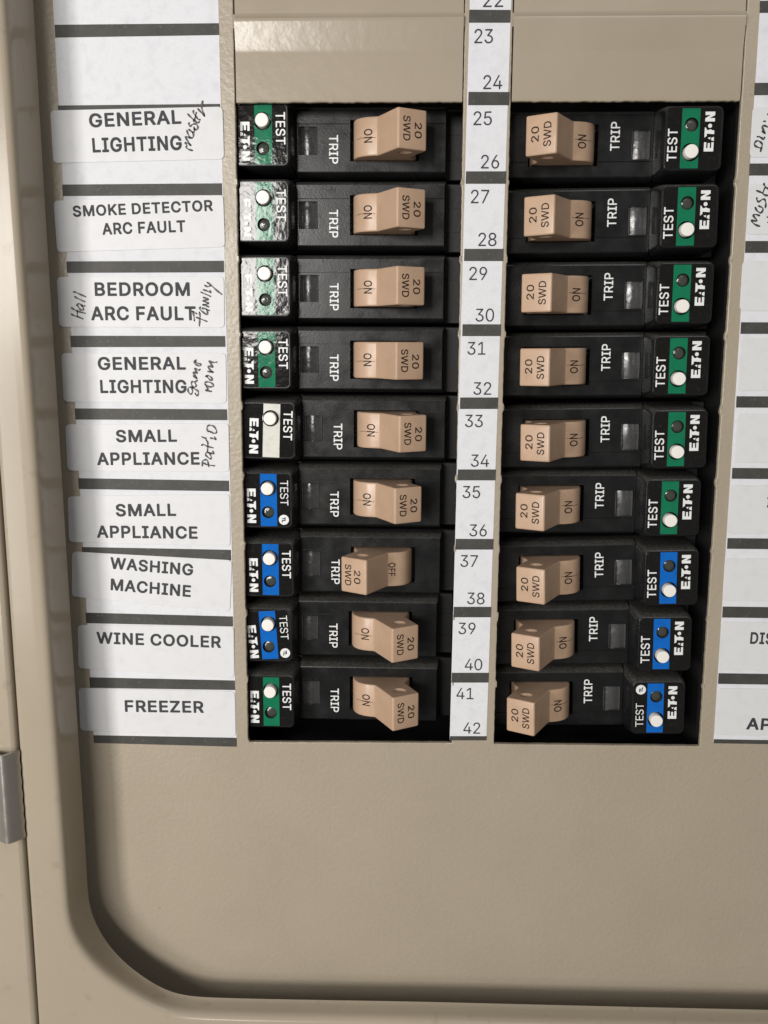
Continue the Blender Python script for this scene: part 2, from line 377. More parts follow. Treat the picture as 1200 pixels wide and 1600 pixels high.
 'bP': (96, ['25,-5 27,-4 28,-2 29,32 53,32 61,34 72,39 81,49 85,62 85,75 82,85 80,90 71,99 62,103 55,105 11,105 8,102 7,100 7,-1 8,-4 11,-5', '29,53 29,84 48,84 54,82 59,80 63,70 63,66 59,58 57,56 51,53']),
 'bR': (97, ['25,-5 27,-4 28,-2 29,33 30,34 45,33 65,-3 66,-4 68,-5 85,-5 88,-3 89,2 69,39 79,47 82,52 85,60 84,81 79,91 71,99 62,103 55,105 11,105 8,102 7,100 7,-1 8,-4 11,-5', '29,55 29,84 49,84 58,80 61,77 63,71 62,63 59,59 56,57 48,55']),
 'bS': (97, ['54,-6 61,-5 67,-2 78,6 83,15 85,21 84,37 82,42 75,50 67,55 59,58 37,65 31,68 28,71 28,76 29,79 32,82 39,85 48,85 54,83 59,80 61,77 62,71 65,69 80,69 83,71 84,76 82,83 80,88 76,94 72,98 65,102 52,106 37,106 26,103 20,100 13,95 8,87 5,78 5,72 7,63 10,56 13,53 24,46 54,36 60,33 63,29 63,26 62,23 57,18 48,15 40,15 29,20 25,29 22,32 7,32 4,29 3,28 3,22 4,18 12,5 18,0 28,-5 38,-7']),
 'bT': (97, ['51,-5 53,-4 55,-1 55,83 83,84 85,85 87,88 87,101 85,103 83,105 5,105 2,103 1,101 1,88 3,85 5,84 33,83 33,-1 34,-4 37,-5']),
 'bU': (111, ['54,-7 68,-4 78,1 85,8 88,12 94,23 95,27 95,100 93,103 91,105 76,105 73,103 72,101 72,33 69,25 65,19 62,17 53,15 49,15 39,18 33,23 30,29 29,37 29,100 28,102 25,105 11,105 8,103 7,101 7,28 8,23 16,8 26,-1 34,-4 48,-7']),
 'bW': (144, ['46,-5 49,-2 67,61 86,-3 89,-5 105,-5 108,-3 109,0 136,96 137,101 135,103 133,105 118,105 115,102 97,37 80,100 78,104 76,105 59,105 56,102 38,38 20,102 17,105 2,105 0,103 -2,101 -1,95 25,-1 26,-4 29,-5']),
 'bZ': (95, ['79,-5 83,-3 84,-1 84,12 82,14 80,16 33,16 82,88 83,90 83,101 80,104 78,105 7,105 4,102 3,100 3,88 4,85 7,84 53,83 4,12 3,10 3,-1 4,-4 7,-5']),
}
_tc = {}


def text2d(body, weight=0.0):
    """A word as a 2-D triangle mesh, capital height 1, starting at x = 0; weight picks the cut."""
    key = (body, weight)
    if key in _tc:
        return _tc[key]
    st, off, k = ('b', 0.052, 1 / 1.104) if weight > 0.02 else ('m', 0.022, 1 / 1.044) if weight > 0 else ('r', 0.0, 1.0)
    vs, fs, pen = [], [], 0.0
    for ch in body:
        if ch == ' ':
            pen += 0.40
            continue
        adv, cont = GLYPH[st + ch]
        pl = [[tuple(float(t) / 100 for t in p.split(',')) for p in c.split()] for c in cont]
        base = len(vs)
        vs += [(x + pen, y) for l in pl for x, y in l]
        for t in tessellate_polygon([[Vector((x, y, 0)) for x, y in l] for l in pl]):
            fs.append(tuple(base + i for i in t))
        pen += adv / 100
    x0 = min(v[0] for v in vs)
    vs = [((x - x0) * k, (y + off) * k) for x, y in vs]
    _tc[key] = (vs, fs, max(v[0] for v in vs))
    return _tc[key]


def put_text(mb, body, weight, fn, width=None):
    """Map a word through fn(s along width 0..1, t capital height 0..1)."""
    vs, fs, wd = text2d(body, weight)
    ids = mb.add([fn(x / wd, y) for x, y in vs])
    mb.f += [tuple(ids[i] for i in f) for f in fs]


def ribbon(mb, pts, width, Y):
    """A pen stroke: smooth flat ribbon through 2-D points (mm)."""
    P = [Vector(p) for p in pts]
    if len(P) > 2:
        Q = [2 * P[0] - P[1]] + P + [2 * P[-1] - P[-2]]
        out = []
        for i in range(1, len(Q) - 2):
            p0, p1, p2, p3 = Q[i - 1:i + 3]
            for k in range(5):
                t = k / 5
                out.append(0.5 * ((2 * p1) + (p2 - p0) * t + (2 * p0 - 5 * p1 + 4 * p2 - p3) * t * t + (3 * p1 - p0 - 3 * p2 + p3) * t ** 3))
        out.append(P[-1])
    else:
        out = P
    n = len(out)
    L, R = [], []
    for i, p in enumerate(out):
        d = (out[min(i + 1, n - 1)] - out[max(i - 1, 0)])
        d = d.normalized() if d.length > 1e-9 else Vector((1, 0))
        wv = width * 0.5 * (0.85 + 0.3 * sin(i * 0.7)) * (0.75 if i in (0, n - 1) else 1)
        nn = Vector((-d.y, d.x)) * wv
        L.append((p.x + nn.x, Y, p.y + nn.y))
        R.append((p.x - nn.x, Y, p.y - nn.y))
    a, b = mb.add(L), mb.add(R)
    for i in range(n - 1):
        mb.f.append((a[i], a[i + 1], b[i + 1], b[i]))
    for p in (out[0], out[-1]):
        c = circ(p.x, p.y, width * 0.42, 8)
        mb.f.append(tuple(mb.add(lift(c, Y))))


# ------------------------------------------------------------------ structure behind: enclosure
PITCH = 25.4
mb = MB()
mb.box((-60, 62, -400), (610, 64, 70))
mb.box((33.5, 3, -258), (35.5, 62, 60))
mb.box((212.5, 3, -258), (214.5, 62, 60))
mb.box((33.5, 3, -262), (214.5, 62, -259))
o = link('enclosure_interior', mb.mesh('enclosure_interior', M_inside, 0))
o['kind'] = 'structure'

# ------------------------------------------------------------------ dead-front cover plate
ZT = 60.0


def edge_run(x, z0, z1, inward, seed):
    """A cut vertical edge with the torn stubs left at every breaker space."""
    rnd = random.Random(seed)
    pts = []
    n = int(abs(z1 - z0) / 1.27)
    for i in range(n + 1):
        z = z0 + (z1 - z0) * i / n
        j = rnd.uniform(-0.06, 0.06)
        ph = ((-z - 24.4) % PITCH)
        if z < -26 and (ph < 1.4 or ph > PITCH - 0.6):
            j += inward * rnd.uniform(0.25, 0.6)
        pts.append((x + j, z))
    return pts


def hole_loop(x0, x1, zb0, zb1, seed):
    rnd = random.Random(seed)
    L = edge_run(x0, 45, zb0, 1, seed)
    Bt = [(x0 + (x1 - x0) * i / 30, zb0 + (zb1 - zb0) * i / 30 + rnd.uniform(-0.05, 0.05)) for i in range(1, 30)]
    R = edge_run(x1, zb1, 45, -1, seed + 1)
    return L + Bt + R


HL = hole_loop(42.4, 119.1, -252.6, -251.4, 3)
HR = hole_loop(134.9, 210.95, -251.5, -250.9, 9)
mb = MB()


def grow(loop, d):   # hole loops run counter-clockwise: outwards is -inset
    return inset(loop, -d)


edge_px = [(51.5, 0), (69, 300), (87.6, 600), (106, 900), (122.1, 1150), (130, 1275), (135.4, 1358), (137, 1400), (143.8, 1433),
           (166.7, 1475), (200, 1510), (233, 1533), (258, 1548), (292, 1556.5), (375, 1560), (500, 1562.5), (667, 1565.5), (933, 1572), (1200, 1578)]


def smooth_path(ctrl, passes):
    dense = []
    Q = [2 * ctrl[0] - ctrl[1]] + ctrl + [2 * ctrl[-1] - ctrl[-2]]
    for i in range(1, len(Q) - 2):
        q0, q1, q2, q3 = Q[i - 1:i + 3]
        n = max(2, int((q2 - q1).length / 2.0))
        for k in range(n):
            t = k / n
            dense.append(0.5 * ((2 * q1) + (q2 - q0) * t + (2 * q0 - 5 * q1 + 4 * q2 - q3) * t * t + (3 * q1 - q0 - 3 * q2 + q3) * t ** 3))
    dense.append(ctrl[-1])
    for _ in range(passes):
        dense = [dense[0]] + [dense[i - 1] * 0.25 + dense[i] * 0.5 + dense[i + 1] * 0.25 for i in range(1, len(dense) - 1)] + [dense[-1]]
    return dense


outer = [(-70, -420), (620, -420), (620, ZT), (-70, ZT)]
mb.fill([lift(outer, 0), lift(grow(HL, 0.35), 0), lift(grow(HR, 0.35), 0)])
for h in (HL, HR):
    mb.loft([lift(grow(h, 0.35), 0), lift(grow(h, 0.12), 0.08), lift(grow(h, 0.02), 0.3), lift(h, 0.5), lift(h, 1.6)])
cover = tag(link('cover_plate', mb.mesh('cover_plate', M_tan, 40)),
            'tan steel inner cover plate with two long breaker openings', 'cover plate')


def filler(x0, x1, seed):
    rnd = random.Random(seed)
    mb = MB()
    prof = [(45, 0.25), (3.6, 0.25), (2.6, -0.1), (1.7, -1.05), (1.2, -1.15), (0.3, -1.02), (-7.6, 0.02), (-8.6, 0.05), (-23.6, 0.0), (-24.2, 0.12), (-24.4, 0.4), (-24.4, 1.5)]
    rows = []
    nx = 60
    for i in range(nx + 1):
        x = x0 + (x1 - x0) * i / nx
        j = rnd.uniform(-0.16, 0.1)
        rows.append([(x, y, z + (j if z < -24 else 0)) for z, y in prof])
    mb.loft(rows, closed=False)
    for xs in (rows[0], rows[-1]):
        mb.loft([xs, [(x, y + 1.3, z) for x, y, z in xs]], closed=False)
    # bridging tabs that still hold the blank
    for xa, xb in ((x0 - 0.7, x0 + 0.4), (x1 - 0.4, x1 + 0.7)):
        mb.box((xa, 0.12, -1.0), (xb, 1.2, 3.2))
    return mb.mesh('filler_plate', M_gloss, 35)


link('filler_plate', filler(42.85, 118.75, 4), cover)
link('filler_plate', filler(135.25, 210.5, 5), cover)

# small chipped, bright tabs along the torn edges
for x, s in ((42.3, 1), (119.2, -1), (134.8, 1), (211.05, -1)):
    for k in range(1, 9):
        z = -24.4 - PITCH * k + random.uniform(-0.6, 0.6)
        mb = MB()
        r = [(random.uniform(0.25, 0.6), random.uniform(0.5, 1.3)) for _ in range(2)]
        x0, x1 = sorted((x - s * 0.35, x + s * r[0][0]))
        c = rrect(x0, x1, z - r[0][1], z + r[1][1], 0.2, 3)
        mb.loft([lift(c, 0.6), lift(c, -0.05), lift(inset(c, 0.12), -0.18)])
        mb.fill([lift(inset(c, 0.12), -0.18)])
        link('torn_tab', mb.mesh('torn_tab', M_gloss, 50), cover)

# ------------------------------------------------------------------ raised door frame with rounded corner
def FEP(x, y):
    return -3.2 - 3.3 * min(1.0, y / 1300.0) - 8.5 * max(0.0, min(1.0, (y - 1380) / 150.0))


s0 = Vector(at(0, 760, -24)), Vector(at(60, 1600, -24))


def SEAM(z):
    return s0[0].x + (s0[1].x - s0[0].x) * (z - s0[0].y) / (s0[1].y - s0[0].y)


raw = [at(x, y, FEP(x, y)) + (FEP(x, y),) for x, y in edge_px]
a, b = Vector(raw[0]), Vector(raw[4])
top = a + (a - b).normalized() * 60
p1, p2 = Vector(raw[-4]), Vector(raw[-1])
end = p2 + (p2 - p1).normalized() * 370
ctrl = [top] + [Vector(p) for p in raw] + [end]
dense = smooth_path(ctrl, 14)
wall_prof = [(0.6, -17), (0.8, -20.2), (1.0, -21.6), (1.4, -22.6), (2.0, -23.35), (2.8, -23.8), (3.8, -23.97), (6.2, -24.0)]
loops = []
for i, p in enumerate(dense):
    fe = p.z
    d = (dense[min(i + 1, len(dense) - 1)] - dense[max(i - 1, 0)]).xy.normalized()
    nrm = Vector((d.y, -d.x))        # outwards: left of the left side, below the bottom side
    sx = SEAM(p.y)
    wd = 72.0 if nrm.x > -0.08 else min(72.0, (p.x - sx) / -nrm.x)
    pr = [(0.0, fe), (0.25, fe - 0.6)] + wall_prof + [(wd - 1.6, -24.0), (wd - 0.7, -23.75), (wd - 0.15, -23.1), (wd, -22.2), (wd, -9.0)]
    pr += [(wd - 1.3, -9.0), (wd - 1.3, -22.4), (6.2, -22.5), (3.8, -22.0), (2.4, -20.2), (1.9, -17.0), (1.4, fe)]
    loops.append([(p.x + nrm.x * x, y, p.y + nrm.y * x) for x, y in pr])
mb = MB()
mb.loft(loops)
frame = tag(link('door_frame', mb.mesh('door_frame', M_frame, 50)),
            'raised glossy tan door frame with a rounded lower corner around the cover plate', 'frame')

# ------------------------------------------------------------------ open door edge with its steel hinge
mb = MB()
sd = (s0[1] - s0[0]).normalized()
sa, sb = s0[0] - sd * 260, s0[1] + sd * 120
prof = [(-0.9, -9), (-0.9, -22.0), (-1.1, -23.0), (-1.8, -23.7), (-2.8, -24.0), (-170, -24.0), (-171, -23), (-171, -9)]
mb.loft([[(e.x + x, y, e.y) for x, y in prof] for e in (sa, sb)])
door = tag(link('panel_door', mb.mesh('panel_door', M_frame, 50)),
           'edge of the open tan panel door at the far left beyond the frame seam', 'door')
hz0, hz1 = at(20, 1181, -29)[1], at(20, 1318, -29)[1]
mb = MB()
hp = [(0.5, -24.1), (0.2, -25.4), (-0.9, -26.8), (-2.2, -28.4), (-2.9, -29.1), (-3.4, -29.4), (-3.8, -29.5), (-4.3, -29.45), (-4.9, -29.2), (-5.9, -28.6), (-7.9, -27.3), (-9.4, -26.0), (-9.9, -24.1)]
hin = [(x * 0.8 - 1.0, y + 1.1) for x, y in reversed(hp)]
lp = []
N = 26
for i in range(N + 1):
    z = hz0 + (hz1 - hz0) * i / N
    xs = s0[0].x + (s0[1].x - s0[0].x) * (z - s0[0].y) / (s0[1].y - s0[0].y) - 0.2
    wob = 0.16 * sin(i * 1.55)
    lp.append([(xs + x + (wob if k < 2 else 0), y, z) for k, (x, y) in enumerate(hp + hin)])
ids = mb.loft(lp)
mb.f.append(tuple(ids[0])[::-1])
mb.f.append(tuple(ids[-1]))
link('hinge', mb.mesh('hinge', M_steel, 40), door)

# ------------------------------------------------------------------ printed directory strips with charcoal divider bars
YS, YB, YL, YT = -0.12, -0.2, -0.42, -0.48


def strip_sheet(corners, Y, thick=0.1):
    mb = MB()
    lo = [(x, Y, z) for x, z in corners]
    mb.loft([[(x, Y + thick, z) for x, _, z in lo], lo])
    mb.fill([lo])
    return mb


def bars(parent, quads):
    for q in quads:
        mb = strip_sheet(q, YB, 0.07)
        link('divider_bar', flat_mesh(mb, 'divider_bar', M_bar), parent)


left_bars = [(85.5, 39, 342, 36.5, 59, 55), (91, 165, 344, 162.5, 184.5, 180.5), (97.5, 288.5, 347, 286.5, 306.5, 305), (104, 408.5, 350, 407.5, 426.5, 425.5), (110, 524.5, 352, 525, 542.5, 542), (117, 638, 355, 639.5, 655.5, 656.5),
             (122.5, 747, 358, 751, 764, 767.5), (128, 854.5, 361, 859, 872, 875.5), (134, 957, 364, 963, 973.5, 978.5), (140, 1058, 367, 1063, 1074.5, 1078), (146, 1148.5, 369.5, 1152.5, 1160.5, 1166.5)]
q = []
for xl, yl, xr, yr, yl2, yr2 in left_bars:
    dxl, dxr = 1.0, 0.45
    q.append([at(xl + dxl, yl2), at(xr + dxr, yr2), at(xr, yr), at(xl, yl)])
tl = at(83.2, 0)
tr = at(341.0, 0)
cs = [q[-1][0], q[-1][1], (tr[0], 45), (tl[0] - 0.3, 45)]
lstrip = tag(link('directory_strip', flat_mesh(strip_sheet(cs, YS), 'directory_strip', M_paper)),
             'white directory strip with charcoal bars down the left of the breakers', 'label strip')
bars(lstrip, q)

cen_bars = [(732 + 1.2, 15.4, 798, 15.8, 35.8), (732, 143.7, 796, 144, 164.6), (728, 267.8, 791, 267.8, 287.3), (725.5, 388.9, 786.8, 388.9, 408), (722.7, 506.7, 782.8, 506.7, 525.2),
            (719, 621, 778.3, 621, 639), (715.3, 733.4, 774.7, 733.4, 750.5), (712, 841.8, 771, 842, 858.6), (709, 948, 767.5, 948, 964.3), (706, 1051, 763.7, 1051, 1066.3), (703.2, 1150, 760.5, 1150, 1156.5)]
qc = []
for xl, yl, xr, yr, y2 in cen_bars:
    qc.append([at(xl - 0.6, y2), at(xr - 0.6, y2), at(xr, yr), at(xl, yl)])
cs = [qc[-1][0], qc[-1][1], (qc[0][2][0] + 0.45, 45), (qc[0][3][0] + 0.45, 45)]
cstrip = tag(link('number_strip', flat_mesh(strip_sheet(cs, YS), 'number_strip', M_paper)),
             'narrow white strip printed with breaker numbers between the two breaker columns', 'label strip')
bars(cstrip, qc)
for k in range(-1, 9):
    b = qc[k + 1]
    zt, zb = b[0][1], (qc[k + 2][2][1])
    xl, xr = b[0][0], qc[k + 2][2][0]
    sz = 4.4
    for body, odd in ((str(25 + 2 * k), 1), (str(26 + 2 * k), 0)):
        vs, fs, wd = text2d(body, 0.0)
        W = wd * sz * 0.93
        if odd:
            x0, z0 = xl + 1.9, zt - 6.35
        else:
            x0, z0 = xr - 2.5 - W, zb + 0.9
        mb = MB()
        put_text(mb, body, 0.0, lambda s, t: (x0 + s * W, YB - 0.03, z0 + t * sz))
        link('printed_number', flat_mesh(mb, 'printed_number', M_ink), cstrip)
b = qc[0]
mb = MB()
vs, fs, wd = text2d('22', 0.0)
put_text(mb, '22', 0.0, lambda s, t: (b[2][0] - 2.5 - wd * 4.45 + s * wd * 4.45, YB - 0.03, b[2][1] + 0.9 + t * 4.45))
link('printed_number', flat_mesh(mb, 'printed_number', M_ink), cstrip)

right_bars = [(1187.3, 1.5, 20.5), (1179, 129.7, 149), (1171, 255.6, 274.5), (1164.5, 376.6, 395.2), (1157.6, 503.5, 521.7), (1150.6, 619, 636.8), (1144, 731, 748), (1136.6, 840.6, 857.3), (1129, 947.5, 964.7), (1122.5, 1051.6, 1068.3), (1115.5, 1154.7, 1161)]
qr = []
for x, y, y2 in right_bars:
    p, p2 = at(x, y), at(x - 0.9, y2)
    qr.append([p2, (p2[0] + 55, p2[1] + 0.1), (p[0] + 55, p[1] + 0.1), p])
cs = [qr[-1][0], qr[-1][1], (qr[0][2][0], 45), (qr[0][3][0], 45)]
rstrip = tag(link('directory_strip', flat_mesh(strip_sheet(cs, YS), 'directory_strip', M_paper)),
             'white directory strip with charcoal bars cut off by the right edge of the picture', 'label strip')
bars(rstrip, qr)


# ------------------------------------------------------------------ name stickers
def sticker(label, px, lines, strokes=(), pen_w=0.62):
    """px: TL TR BR BL measured corners; lines: (word, baseline start, baseline end, cap px)."""
    c = [Vector(at(x, y)) for x, y in px]
    n = 6
    r = 1.7
    loop = []
    for i in range(4):
        p = c[i]
        a, b = (c[i - 1] - p).normalized(), (c[(i + 1) % 4] - p).normalized()
        p0, p1 = p + a * r, p + b * r
        for k in range(n + 1):
            t = k / n
            loop.append(tuple((1 - t) ** 2 * p0 + 2 * t * (1 - t) * p + t * t * p1))
    mb = MB()
    loop = loop[::-1]
    mb.loft([lift(loop, YL + 0.2), lift(loop, YL + 0.03), lift(inset(loop, 0.06), YL)])
    mb.fill([lift(inset(loop, 0.05), YL)])
    o = tag(link('name_sticker', flat_mesh(mb, 'name_sticker', M_stick)), label, 'sticker', 'name stickers on the directory strips')
    for word, p0, p1, cap in lines:
        a, b = Vector(at(*p0)), Vector(at(*p1))
        d = (b - a)
        nn = Vector((-d.y, d.x)).normalized()
        h = (Vector(at(p0[0], p0[1] - cap)) - a).length
        mb = MB()
        put_text(mb, word, 0.033, lambda s, t: (a.x + d.x * s + nn.x * t * h, YT, a.y + d.y * s + nn.y * t * h))
        link('printed_word', flat_mesh(mb, 'printed_word', M_ink), o)
    if strokes:
        mb = MB()
        (ox, oy, k), lst = strokes
        for st in lst:
            ribbon(mb, [at(ox + x / k, oy + y / k) for x, y in st], pen_w, YT - 0.03)
        link('handwriting', flat_mesh(mb, 'handwriting', M_pen), o)
    return o


W_master = ((280, 150, 16.0), [
    [(340, 1370), (240, 1340), (185, 1290), (200, 1240), (160, 1180), (215, 1185), (300, 1240), (240, 1160), (165, 1030), (230, 1035), (290, 1060)],
    [(200, 870), (230, 960), (290, 1050), (350, 1040), (365, 980), (330, 910), (250, 845)], [(330, 910), (380, 915), (388, 860), (378, 790)],
    [(385, 830), (440, 850), (475, 810), (460, 740), (400, 702), (340, 720), (285, 760), (245, 715), (258, 680)],
    [(225, 460), (300, 540), (400, 630), (480, 685), (508, 650)], [(365, 640), (410, 540), (435, 420)],
    [(365, 375), (365, 430), (430, 520), (480, 590), (530, 602)], [(475, 330), (560, 420), (640, 510)], [(640, 510), (600, 400), (570, 290), (585, 140)]])
W_hall = ((100, 440, 22.86), [
    [(280, 1160), (380, 1220), (500, 1250), (690, 1330)], [(280, 930), (380, 1000), (500, 1060), (770, 1130)], [(490, 1240), (495, 1030)],
    [(470, 850), (545, 790), (640, 840), (695, 910), (710, 990), (670, 1025), (590, 990), (515, 880)], [(640, 840), (690, 880), (765, 865)],
    [(400, 540), (500, 600), (760, 720)], [(360, 370), (440, 385), (600, 460), (790, 540)]])
W_family = ((296, 430, 18.82), [
    [(85, 1070), (140, 1080), (220, 1135)], [(110, 1080), (140, 1200), (155, 1340)], [(215, 1240), (320, 1280), (520, 1360)],
    [(300, 1090), (320, 1200), (310, 1350), (300, 1490)], [(330, 940), (310, 990), (400, 1080), (520, 1165), (540, 1110), (500, 1000), (380, 975)], [(500, 1000), (590, 1040)],
    [(575, 935), (450, 875), (390, 880), (480, 860), (570, 825), (400, 760), (480, 740), (575, 715), (420, 655)], [(460, 550), (630, 625)], [(350, 500), (410, 530)],
    [(420, 430), (540, 470), (630, 510), (610, 455)], [(460, 300), (540, 340), (630, 310)], [(535, 215), (650, 300), (800, 440), (960, 565)]])
W_game = ((285, 550, 17.14), [
    [(275, 950), (200, 940), (155, 1010), (190, 1100), (240, 1125), (280, 1060), (270, 955), (360, 1000), (430, 1050), (432, 1130), (390, 1172), (350, 1105)],
    [(405, 760), (340, 800), (270, 790), (250, 860), (290, 930), (350, 940), (378, 890), (345, 825)],
    [(300, 640), (405, 715), (350, 630), (290, 545), (340, 545), (410, 572), (370, 510), (330, 440), (390, 460), (440, 490), (480, 462)],
    [(375, 215), (320, 270), (370, 330), (460, 375), (500, 330), (400, 290), (352, 262)],
    [(785, 1055), (620, 1020), (690, 1000), (640, 890), (740, 930), (845, 910), (800, 840), (700, 800), (620, 810), (612, 850), (640, 890)],
    [(630, 650), (700, 630), (780, 680), (815, 750), (760, 752), (690, 690), (660, 640)],
    [(690, 520), (845, 540), (770, 500), (690, 390), (750, 385), (830, 410), (780, 330), (715, 240), (830, 280), (930, 270)]])
W_patio = ((305, 650, 17.78), [
    [(250, 1300), (340, 1350), (545, 1380)], [(205, 1380), (215, 1250), (270, 1215), (340, 1220), (370, 1310), (385, 1400)],
    [(385, 1010), (315, 1010), (300, 1080), (370, 1150), (440, 1185), (450, 1120), (400, 1020)], [(400, 1020), (530, 1040), (495, 975)],
    [(185, 810), (240, 790), (350, 840), (500, 880)], [(350, 700), (360, 800), (350, 970)], [(430, 610), (500, 620), (580, 650), (545, 580)],
    [(195, 575), (255, 605)], [(285, 600), (310, 640), (322, 682)], [(370, 430), (335, 350), (360, 270), (440, 255), (530, 290), (600, 400), (590, 460), (540, 480), (400, 420)]])
W_dining = ((1160, 160, 16.0), [
    [(440, 1230), (470, 1120), (475, 1040), (400, 975), (330, 980), (285, 1050), (330, 1110), (440, 1150)], [(440, 880), (520, 930), (540, 880)], [(360, 865), (410, 865)],
    [(480, 730), (560, 780), (510, 690), (480, 610), (540, 590), (650, 640)], [(520, 480), (560, 480)], [(620, 300), (660, 330), (720, 400)]])
W_maste = ((1150, 260, 13.33), [
    [(480, 1250), (380, 1210), (310, 1130), (430, 1140), (350, 1030), (400, 1005), (480, 1030)], [(390, 860), (430, 930), (510, 970), (550, 880), (460, 825)],
    [(600, 860), (610, 780), (590, 700), (540, 690), (460, 740), (420, 690), (425, 660)], [(420, 510), (520, 550), (590, 600), (680, 615)], [(545, 560), (590, 450)],
    [(570, 360), (580, 400), (640, 460), (740, 480)], [(640, 1060), (740, 1050)], [(655, 1170), (740, 1180)]])

sticker('white sticker reading GENERAL LIGHTING with the word master handwritten beside it',
        [(79, 173), (348, 167), (350.5, 249), (84, 255)], [('GENERAL', (140.7, 200), (284, 194), 22), ('LIGHTING', (145.7, 239), (285, 235), 23)], W_master)
sticker('white sticker reading SMOKE DETECTOR ARC FAULT',
        [(84, 314), (349, 305), (352, 386), (90, 394)], [('SMOKE DETECTOR', (115.2, 339.3), (333.3, 330), 17.5), ('ARC FAULT', (161, 367.3), (290.7, 362.7), 18.5)])
sticker('white sticker reading BEDROOM ARC FAULT with Hall and Family handwritten at its ends',
        [(89, 433), (350, 432.5), (351, 512), (93, 510.5)], [('BEDROOM', (149, 462.7), (297.3, 462.7), 21.5), ('ARC FAULT', (143.3, 500.7), (306.7, 500.7), 22)], W_hall).name
sk = [x for x in bpy.data.objects if x.name.startswith('name_sticker')][-1]
mb = MB()
(ox, oy, kk), lst = W_family
for st in lst:
    ribbon(mb, [at(ox + x / kk, oy + y / kk) for x, y in st], 0.62, YT - 0.03)
link('handwriting', flat_mesh(mb, 'handwriting', M_pen), sk)
sticker('white sticker reading GENERAL LIGHTING with game room handwritten at its right end',
        [(96, 552), (353, 551.5), (354.5, 630), (100, 627.5)], [('GENERAL', (154, 578.3), (291, 577.7), 20.5), ('LIGHTING', (157.7, 614.3), (292.3, 614.3), 21)], W_game)
sticker('white sticker reading SMALL APPLIANCE with the word Patio handwritten at its right end',
        [(102.5, 663), (357.5, 661.5), (358.5, 737), (106, 735)], [('SMALL', (182.3, 691), (277.3, 690.3), 19.5), ('APPLIANCE', (152.7, 726.7), (312.7, 726), 20)], W_patio)
sticker('white sticker reading SMALL APPLIANCE without any handwriting',
        [(106, 775.5), (359, 771.5), (360, 853), (108.5, 846.5)], [('SMALL', (182, 806.7), (276, 806), 19.5), ('APPLIANCE', (152.3, 840), (309.3, 841.7), 19.5)])
sticker('tilted white sticker reading WASHING MACHINE overlapping a charcoal bar',
        [(113, 861.5), (362.5, 875), (359.5, 955), (112.5, 931.5)], [('WASHING', (172.7, 888.2), (301.7, 899.3), 18.5), ('MACHINE', (173.3, 921.7), (298.3, 932.7), 18.5)])
sticker('white sticker reading WINE COOLER',
        [(122, 976), (365.5, 978.5), (366, 1059), (123, 1043.5)], [('WINE COOLER', (151.7, 1005), (345.7, 1012), 18.5)])
sticker('white sticker reading FREEZER at the foot of the left strip',
        [(123, 1074.5), (367, 1080), (368.5, 1150.5), (126, 1140.5)], [('FREEZER', (196, 1111.7), (319, 1113.3), 18.5)])


def rsticker(label, x0, y0, y1, lines=(), strokes=()):
    a, b = at(x0, y0), at(x0 - (y1 - y0) * 0.062, y1)

    # far corners lie outside the picture, one sticker length to the right
    def px_of(X, Z):
        d = Vector((X, 0, Z)) - Vector(CAM)
        cx, cy, cz = d.dot(rt), d.dot(dn), d.dot(fw)
        return (600 + FPX * cx / cz, 800 + FPX * cy / cz)
    return sticker(label, [(x0, y0), px_of(a[0] + 54, a[1] + 0.1), px_of(b[0] + 54, b[1] + 0.1), (x0 - (y1 - y0) * 0.062, y1)], lines, strokes)


rsticker('white sticker at the right edge with the start of Dining handwritten on it', 1175.5, 168, 246, (), W_dining)
rsticker('white sticker at the right edge with the start of Master handwritten on it', 1169.5, 288, 366, (), W_maste)
rsticker('blank white sticker at the right edge, just below the handwritten Master sticker', 1159.6, 408, 485.5)
rsticker('blank white sticker inside its strip at the right edge, two above the lone bold letter', 1157.5, 528, 610)
rsticker('blank white sticker at the right edge, just above the one with a lone bold letter', 1151.5, 646, 722)
rsticker('white sticker at the right edge with one cut off bold letter beside breaker 36', 1140.5, 758, 833, [('I', (1197.4, 792.5), (1201.6, 792.5), 16)])
rsticker('blank white sticker at the right edge, just above the one printed DIS', 1132.2, 872, 938)
rsticker('white sticker at the right edge printed with the cut off letters DIS', 1126.5, 971, 1046, [('DIS', (1171, 1005.5), (1206.5, 1006.5), 18.5)])
rsticker('white sticker at the right edge printed with the cut off letters AP', 1120.2, 1075, 1147, [('AP', (1165, 1139), (1203, 1140.5), 18.5)])

# ------------------------------------------------------------------ circuit breakers
# local frame of a left-hand breaker: u (x) as in the panel minus CXB, v (z) from its centre line
YF, YTOP = 13.0, 3.0          # depth of the case face and of the raised test housing
CXB = 80.0


def U(l):
    return [(u - CXB, v) for u, v in l]


def rect(u0, u1, v0, v1):
    return [(u0, v0), (u1, v0), (u1, v1), (u0, v1)]


BTN, LED = (51.05, 4.4), (51.0, -4.45)
